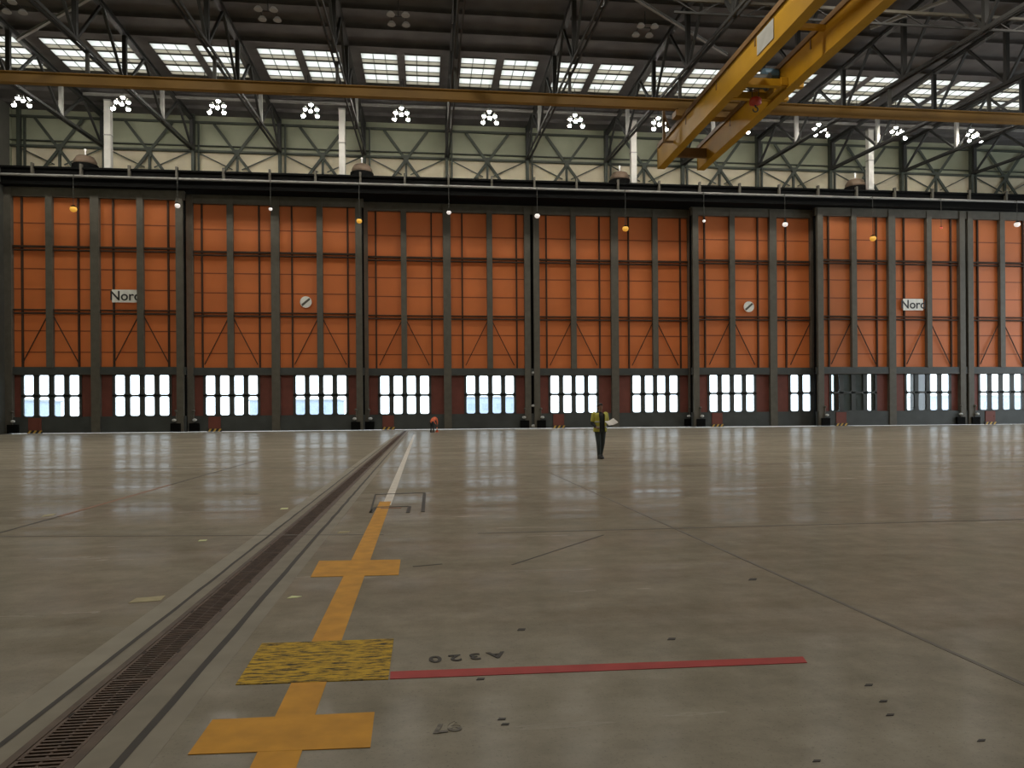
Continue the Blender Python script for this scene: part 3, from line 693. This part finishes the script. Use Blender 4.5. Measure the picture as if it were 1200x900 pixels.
def head(m, c, f, up, sc_=1.0):
    """c is the head centre, f the way it faces"""
    f = f.normalized(); up = up.normalized(); r = f.cross(up).normalized()
    rot = Matrix((r, f, up)).transposed()
    def P(x, y, z): return c+(r*x+f*y+up*z)*sc_
    m.ball(P(0, -.008, .03), .083*sc_, 3, (.92, 1.12, 1.05), rot=rot)
    m.ball(P(0, .022, -.045), .060*sc_, 3, (.95, 1.0, 1.15), rot=rot)
    m.ball(P(0, .055, -.098), .024*sc_, 2, (1.2, .9, .8), rot=rot)
    m.capsule(P(0, .085, .012), P(0, .104, -.028), .011, .015); m.ball(P(.011, .094, -.034), .010); m.ball(P(-.011, .094, -.034), .010)
    m.capsule(P(-.02, .083, -.066), P(.02, .083, -.066), .009, .009); m.capsule(P(-.016, .082, -.078), P(.016, .082, -.078), .009, .009)
    for s in (-1, 1):
        m.capsule(P(s*.045, .074, .034), P(s*.018, .083, .03), .011, .011); m.ball(P(s*.042, .062, -.025), .022)
        m.ball(P(s*.082, -.008, -.012), .020, 2, (.4, 1, 1.6), rot=rot)
    return P
def worker_upright():
    p = onz(703.5, 537.5)
    root = empty('person', p, 0, label='person in a yellow high-visibility vest and dark trousers walking with white papers', category='person')
    toc = (EYE-p); toc.z = 0; a = math.atan2(toc.y, toc.x)+.42
    root.rotation_euler.z = a-PI/2          # local +y faces (mostly) the camera, local +x is the person's own... image left/right handled below
    root.scale = (1.03, 1.03, 1.03)
    # joints; local +y is forward, local -x shows on the right of the photograph
    hipL, hipR = V(.10, 0, .95), V(-.10, 0, .95)
    knL, knR = V(.10, .10, .52), V(-.075, .02, .51)
    anL, anR = V(.075, .08, .10), V(-.06, -.10, .12)
    shL, shR = V(.205, -.01, 1.47), V(-.205, -.01, 1.47)
    elL, elR = V(.275, -.02, 1.18), V(-.275, -.02, 1.19)
    wrL, wrR = V(.22, .16, 1.05), V(-.27, .25, 1.16)
    def body(m):
        m.capsule(V(0,0,.98), V(0,0,1.15), .135, .125); m.capsule(V(0,0,1.15), V(0,0,1.38), .125, .145)
        m.capsule(V(-.12,0,1.42), V(.12,0,1.42), .095, .095); m.capsule(V(0,-.01,1.48), V(0,.01,1.62), .062, .058)
        for h, k, n_, hs in ((hipL, knL, anL, 1), (hipR, knR, anR, -1)):
            m.capsule(h, k, .092, .060); m.capsule(k, n_, .060, .042); m.capsule(n_, n_+V(0, .09, -.055), .040, .028)
        for s_, e, w in ((shL, elL, wrL), (shR, elR, wrR)):
            m.capsule(s_, e, .058, .044); m.capsule(e, w, .044, .029)
        head(m, V(0, .02, 1.71), V(-.1, 1, -.12), V(0, .1, 1))
        hand(m, wrL, (wrL-elL), V(-.6, .2, .7), -1, .8); hand(m, wrR, (wrR-elR), V(.2, .1, .9), 1, .8)
    remeshed('body', body, 'skin', root, .0062, 2)
    def trousers(m):
        m.capsule(V(-.075,0,.98), V(.075,0,.98), .125, .125); m.capsule(V(0,0,.98), V(0,0,1.08), .15, .145)
        for h, k, n_ in ((hipL, knL, anL), (hipR, knR, anR)):
            m.capsule(h, k, .110, .078); m.capsule(k, n_+V(0,0,.02), .078, .064)
    remeshed('trousers', trousers, 'trousers', root, .014)
    def shirt(m):
        m.capsule(V(0,0,1.02), V(0,0,1.36), .158, .162); m.capsule(V(-.15,0,1.42), V(.15,0,1.42), .098, .098); m.capsule(V(0,-.01,1.45), V(0,0,1.53), .085, .072)
        for s_, e, w in ((shL, elL, wrL), (shR, elR, wrR)):
            m.capsule(s_, e, .078, .060); m.capsule(e, e.lerp(w, .86), .060, .046)
    remeshed('shirt', shirt, 'navy', root, .013)
    # open vest: a shell round the torso with a gap down the front
    def shell(name, prof, mt, parent, grow=0):
        m = MB(); N = 30; a0, a1 = math.radians(90+26), math.radians(90+334)
        for z, rx, ry in prof:
            for i in range(N+1):
                t_ = a0+(a1-a0)*i/N
                for off_ in (grow, grow+.012): m.bm.verts.new(((rx+off_)*math.cos(t_), (ry+off_)*math.sin(t_), z))
        m.bm.verts.ensure_lookup_table(); w2 = 2*(N+1)
        def F_(q, sm=False): m.bm.faces.new([m.bm.verts[x] for x in q]).smooth = sm
        for j in range(len(prof)-1):
            for i in range(N):
                for k in (0, 1): F_([j*w2+2*i+k, j*w2+2*i+2+k, (j+1)*w2+2*i+2+k, (j+1)*w2+2*i+k], True)
            for i in (0, N): F_([j*w2+2*i, j*w2+2*i+1, (j+1)*w2+2*i+1, (j+1)*w2+2*i])
        for j in (0, len(prof)-1):
            for i in range(N): F_([j*w2+2*i, j*w2+2*i+2, j*w2+2*i+3, j*w2+2*i+1])
        return m.make(name, [mt], parent)
    ve = shell('vest', [(.90, .222, .190), (1.0, .215, .185), (1.2, .205, .180), (1.36, .226, .182), (1.46, .245, .155), (1.525, .17, .115)], 'vest', root)
    shell('reflective_band', [(1.03, .2135, .1843), (1.08, .211, .183)], 'tape', ve, .006)
    shell('reflective_band', [(1.20, .205, .180), (1.25, .2116, .1806)], 'tape', ve, .006)
    for s_, e in ((shL, elL), (shR, elR)): remeshed('vest_sleeve', lambda m, s_=s_, e=e: m.capsule(s_, s_.lerp(e, .7), .093, .078), 'vest', root, .012)
    def hair(m):
        m.ball(V(0, -.010, 1.765), .098, 3, (.95, 1.12, .88)); m.ball(V(0, -.045, 1.71), .086, 3); m.ball(V(-.01, .06, 1.80), .05, 3, (1.3, 1, .7))
    remeshed('hair', hair, 'hair', root, .010)
    for n_, nm in ((anL, 'boot'), (anR, 'boot')):
        def bt(m, n_=n_):
            m.capsule(n_+V(0,0,.13), n_+V(0,0,-.02), .066, .058); m.capsule(n_+V(0,0,.01), V(n_.x, n_.y+.13, .06), .058, .045)
            zf = .045 if n_.z < .11 else .05
            m.capsule(V(n_.x, n_.y-.03, zf), V(n_.x, n_.y+.17, zf-.005), .046, .042); m.box(n_.x-.045, n_.x+.045, n_.y-.07, n_.y+.2, .0, .03)
        remeshed('boot', bt, 'boot', root, .011)
    # papers held in the hand: their own thing
    wp = Matrix.Translation(p) @ Matrix.Rotation(a-PI/2, 4, 'Z')
    pm = MB()
    for i in range(4):
        an = Matrix.Rotation(.05*i-.08, 4, 'Z')
        s = MB() if False else pm
        c = V(0, 0, .004*i)
        vs = []
        for zz in (0, .0025):
            vs.append([s.bm.verts.new(an @ (c+V(x, y, zz+.03*(x/.16)**2))) for x, y in ((-.16,-.11),(0,-.11),(.16,-.11),(.16,.11),(0,.11),(-.16,.11))])
        for v in vs: s.bm.faces.new((v[0], v[1], v[4], v[5])); s.bm.faces.new((v[1], v[2], v[3], v[4]))
        for i2 in range(6):
            j2 = (i2+1) % 6; s.bm.faces.new((vs[0][i2], vs[0][j2], vs[1][j2], vs[1][i2]))
    pp = pm.make('paper_sheets', ['paper'], None, label='white papers held by the worker in the yellow vest', category='papers')
    pp.matrix_world = wp @ Matrix.Translation(wrR*1.03+V(.035, .13, .03)) @ Matrix.Rotation(.18, 4, 'Y') @ Matrix.Rotation(-.62, 4, 'X') @ Matrix.Rotation(.15, 4, 'Z') @ Matrix.Scale(1.15, 4)
worker_upright()
def worker_bent():
    p = onz(507, 506.6)
    root = empty('person', p, 0, label='person in an orange jacket bending over a small orange cone near the doors', category='person')
    root.rotation_euler.z = -THETA+.95-PI/2     # local +y faces along the wall to the right
    hipL, hipR = V(.11, -.10, .93), V(-.11, -.10, .93)
    knL, knR = V(.13, .02, .50), V(-.13, -.02, .50); anL, anR = V(.13, -.06, .09), V(-.13, -.10, .09)
    ch = V(0, .30, 1.27); shL, shR = V(.19, .36, 1.25), V(-.19, .36, 1.25)
    elL, elR = V(.21, .44, .97), V(-.20, .46, .98); wrL, wrR = V(.12, .55, .74), V(-.10, .57, .76)
    def body(m):
        m.capsule(V(0, -.09, .98), V(0, .06, 1.13), .135, .125); m.capsule(V(0, .06, 1.13), ch, .125, .145); m.capsule(V(-.11, .33, 1.27), V(.11, .33, 1.27), .09, .09)
        m.capsule(V(0, .36, 1.30), V(0, .47, 1.31), .06, .056)
        for h, k, n_ in ((hipL, knL, anL), (hipR, knR, anR)):
            m.capsule(h, k, .09, .06); m.capsule(k, n_, .06, .042); m.capsule(n_, n_+V(0, .15, -.045), .042, .034)
        for s_, e, w in ((shL, elL, wrL), (shR, elR, wrR)):
            m.capsule(s_, e, .056, .044); m.capsule(e, w, .044, .03)
        head(m, V(0, .56, 1.30), V(0, .55, -.83), V(0, .83, .55))
        hand(m, wrL, wrL-elL, V(-1, .2, 0), -1, .6); hand(m, wrR, wrR-elR, V(1, .2, 0), 1, .6)
    remeshed('body', body, 'skin', root, .007, 2)
    def jacket(m):
        m.capsule(V(0, -.10, 1.0), V(0, .08, 1.17), .17, .19); m.capsule(V(0, .08, 1.17), V(0, .30, 1.27), .19, .18); m.capsule(V(-.14, .33, 1.26), V(.14, .33, 1.26), .12, .12)
        for s_, e, w in ((shL, elL, wrL), (shR, elR, wrR)):
            m.capsule(s_, e, .085, .066); m.capsule(e, e.lerp(w, .88), .066, .05)
    remeshed('jacket', jacket, 'hivis_orange', root, .014)
    def tr_(m):
        m.capsule(V(-.08, -.10, .95), V(.08, -.10, .95), .125, .125)
        for h, k, n_ in ((hipL, knL, anL), (hipR, knR, anR)): m.capsule(h, k, .108, .078); m.capsule(k, n_+V(0,0,.02), .078, .064)
    remeshed('trousers', tr_, 'navy', root, .014)
    remeshed('hair', lambda m: (m.ball(V(0, .60, 1.345), .090, 3), m.ball(V(0, .53, 1.36), .07, 3)), 'hair', root, .011)
    for n_ in (anL, anR):
        remeshed('boot', lambda m, n_=n_: (m.capsule(n_+V(0,0,.06), n_+V(0,0,-.02), .06, .056), m.capsule(V(n_.x, n_.y-.02, .045), V(n_.x, n_.y+.17, .04), .045, .041), m.box(n_.x-.045, n_.x+.045, n_.y-.06, n_.y+.2, 0, .03)), 'boot', root, .012)
    w = Matrix.Translation(p) @ Matrix.Rotation(root.rotation_euler.z, 4, 'Z')
    c = empty('traffic_cone', w @ V(.0, .62, 0), 0, label='small orange cone on the floor under the bending worker', category='cone')
    c.scale = (.72, .72, .72)
    MB().box(-.2, .2, -.2, .2, 0, .05).make('base', ['hivis_orange'], c)
    MB().lathe([(.16, .05), (.035, .68), (.03, .70)], (0,0,0), 20).make('cone', ['hivis_orange'], c)
    MB().lathe([(.122, .27), (.082, .47)], (0,0,0), 20).make('band', ['tape'], c, label='pale reflective band')
worker_bent()
# ------------------------------------------------------------------ outside
MB().box(-250, 320, 88, 700, -.3, -.05).make('ground', ['apron'], kind='structure')
def building(x, y, w, d, h, lab):
    o = empty('airport_building', (x, y, -.05), 0, label=lab, category='building', group='distant buildings outside the doors')
    MB().box(-w/2, w/2, 0, d, 0, h).make('wall', ['bwall'], o)
    MB().box(-w/2-.5, w/2+.5, -.5, d+.5, h, h+.6).make('roof', ['apron'], o)
    m = MB()
    n = int(w/6)
    for i in range(n): m.box(-w/2+2+i*6, -w/2+5.2+i*6, -.1, .02, h*.45, h*.75)
    m.make('window_row', ['glasswall'], o)
building(-150, 240, 60, 20, 7, 'low blue-grey building outside, seen through the leftmost windows')
building(-52, 300, 34, 20, 8, 'low blue-grey building outside, seen through the second door leaf')
building(28, 310, 26, 20, 9, 'low blue-grey building outside, seen through the middle door windows')
building(210, 240, 60, 20, 7, 'low blue-grey building outside, seen through the rightmost windows')
# ------------------------------------------------------------------ light
w = bpy.data.worlds.new('overcast_sky'); sc.world = w; w.use_nodes = True
bg = w.node_tree.nodes['Background']; bg.inputs[0].default_value = (.86, .94, 1.0, 1); bg.inputs[1].default_value = 3.0
def area(name, loc, rot, sx, sy, power, col, shape='DISK'):
    l = bpy.data.lights.new(name, 'AREA'); l.shape = shape; l.size = sx; l.size_y = sy; l.energy = power; l.color = col
    o = bpy.data.objects.new(name, l); COL.objects.link(o); o.location = loc; o.rotation_euler = rot; return o
for y, pw in ((44, 1450), (22, 1000), (0, 450)):
    for i in range(8): area('roof_lamp', (-36+i*17, y, 33.2), (0, 0, 0), 1.6, 1.6, pw, (1, .93, .82))
area('side_door_daylight', (XR+.2, 53, 12.5), (0, -PI/2, 0), 24, 44, 2500, (.75, .87, 1.0), 'RECTANGLE').rotation_euler = (0, PI/2, 0)  # bluish light added in an invented opening of the right wall
vs = sc.view_settings; sc.display_settings.display_device = 'sRGB'
vs.view_transform = 'Standard'; vs.look = 'None'; vs.exposure = 0; vs.gamma = 1; vs.use_curve_mapping = False
cy = sc.cycles
cy.max_bounces = 6; cy.diffuse_bounces = 3; cy.glossy_bounces = 3; cy.transparent_max_bounces = 12; cy.use_denoising = True
cy.sample_clamp_indirect = 6
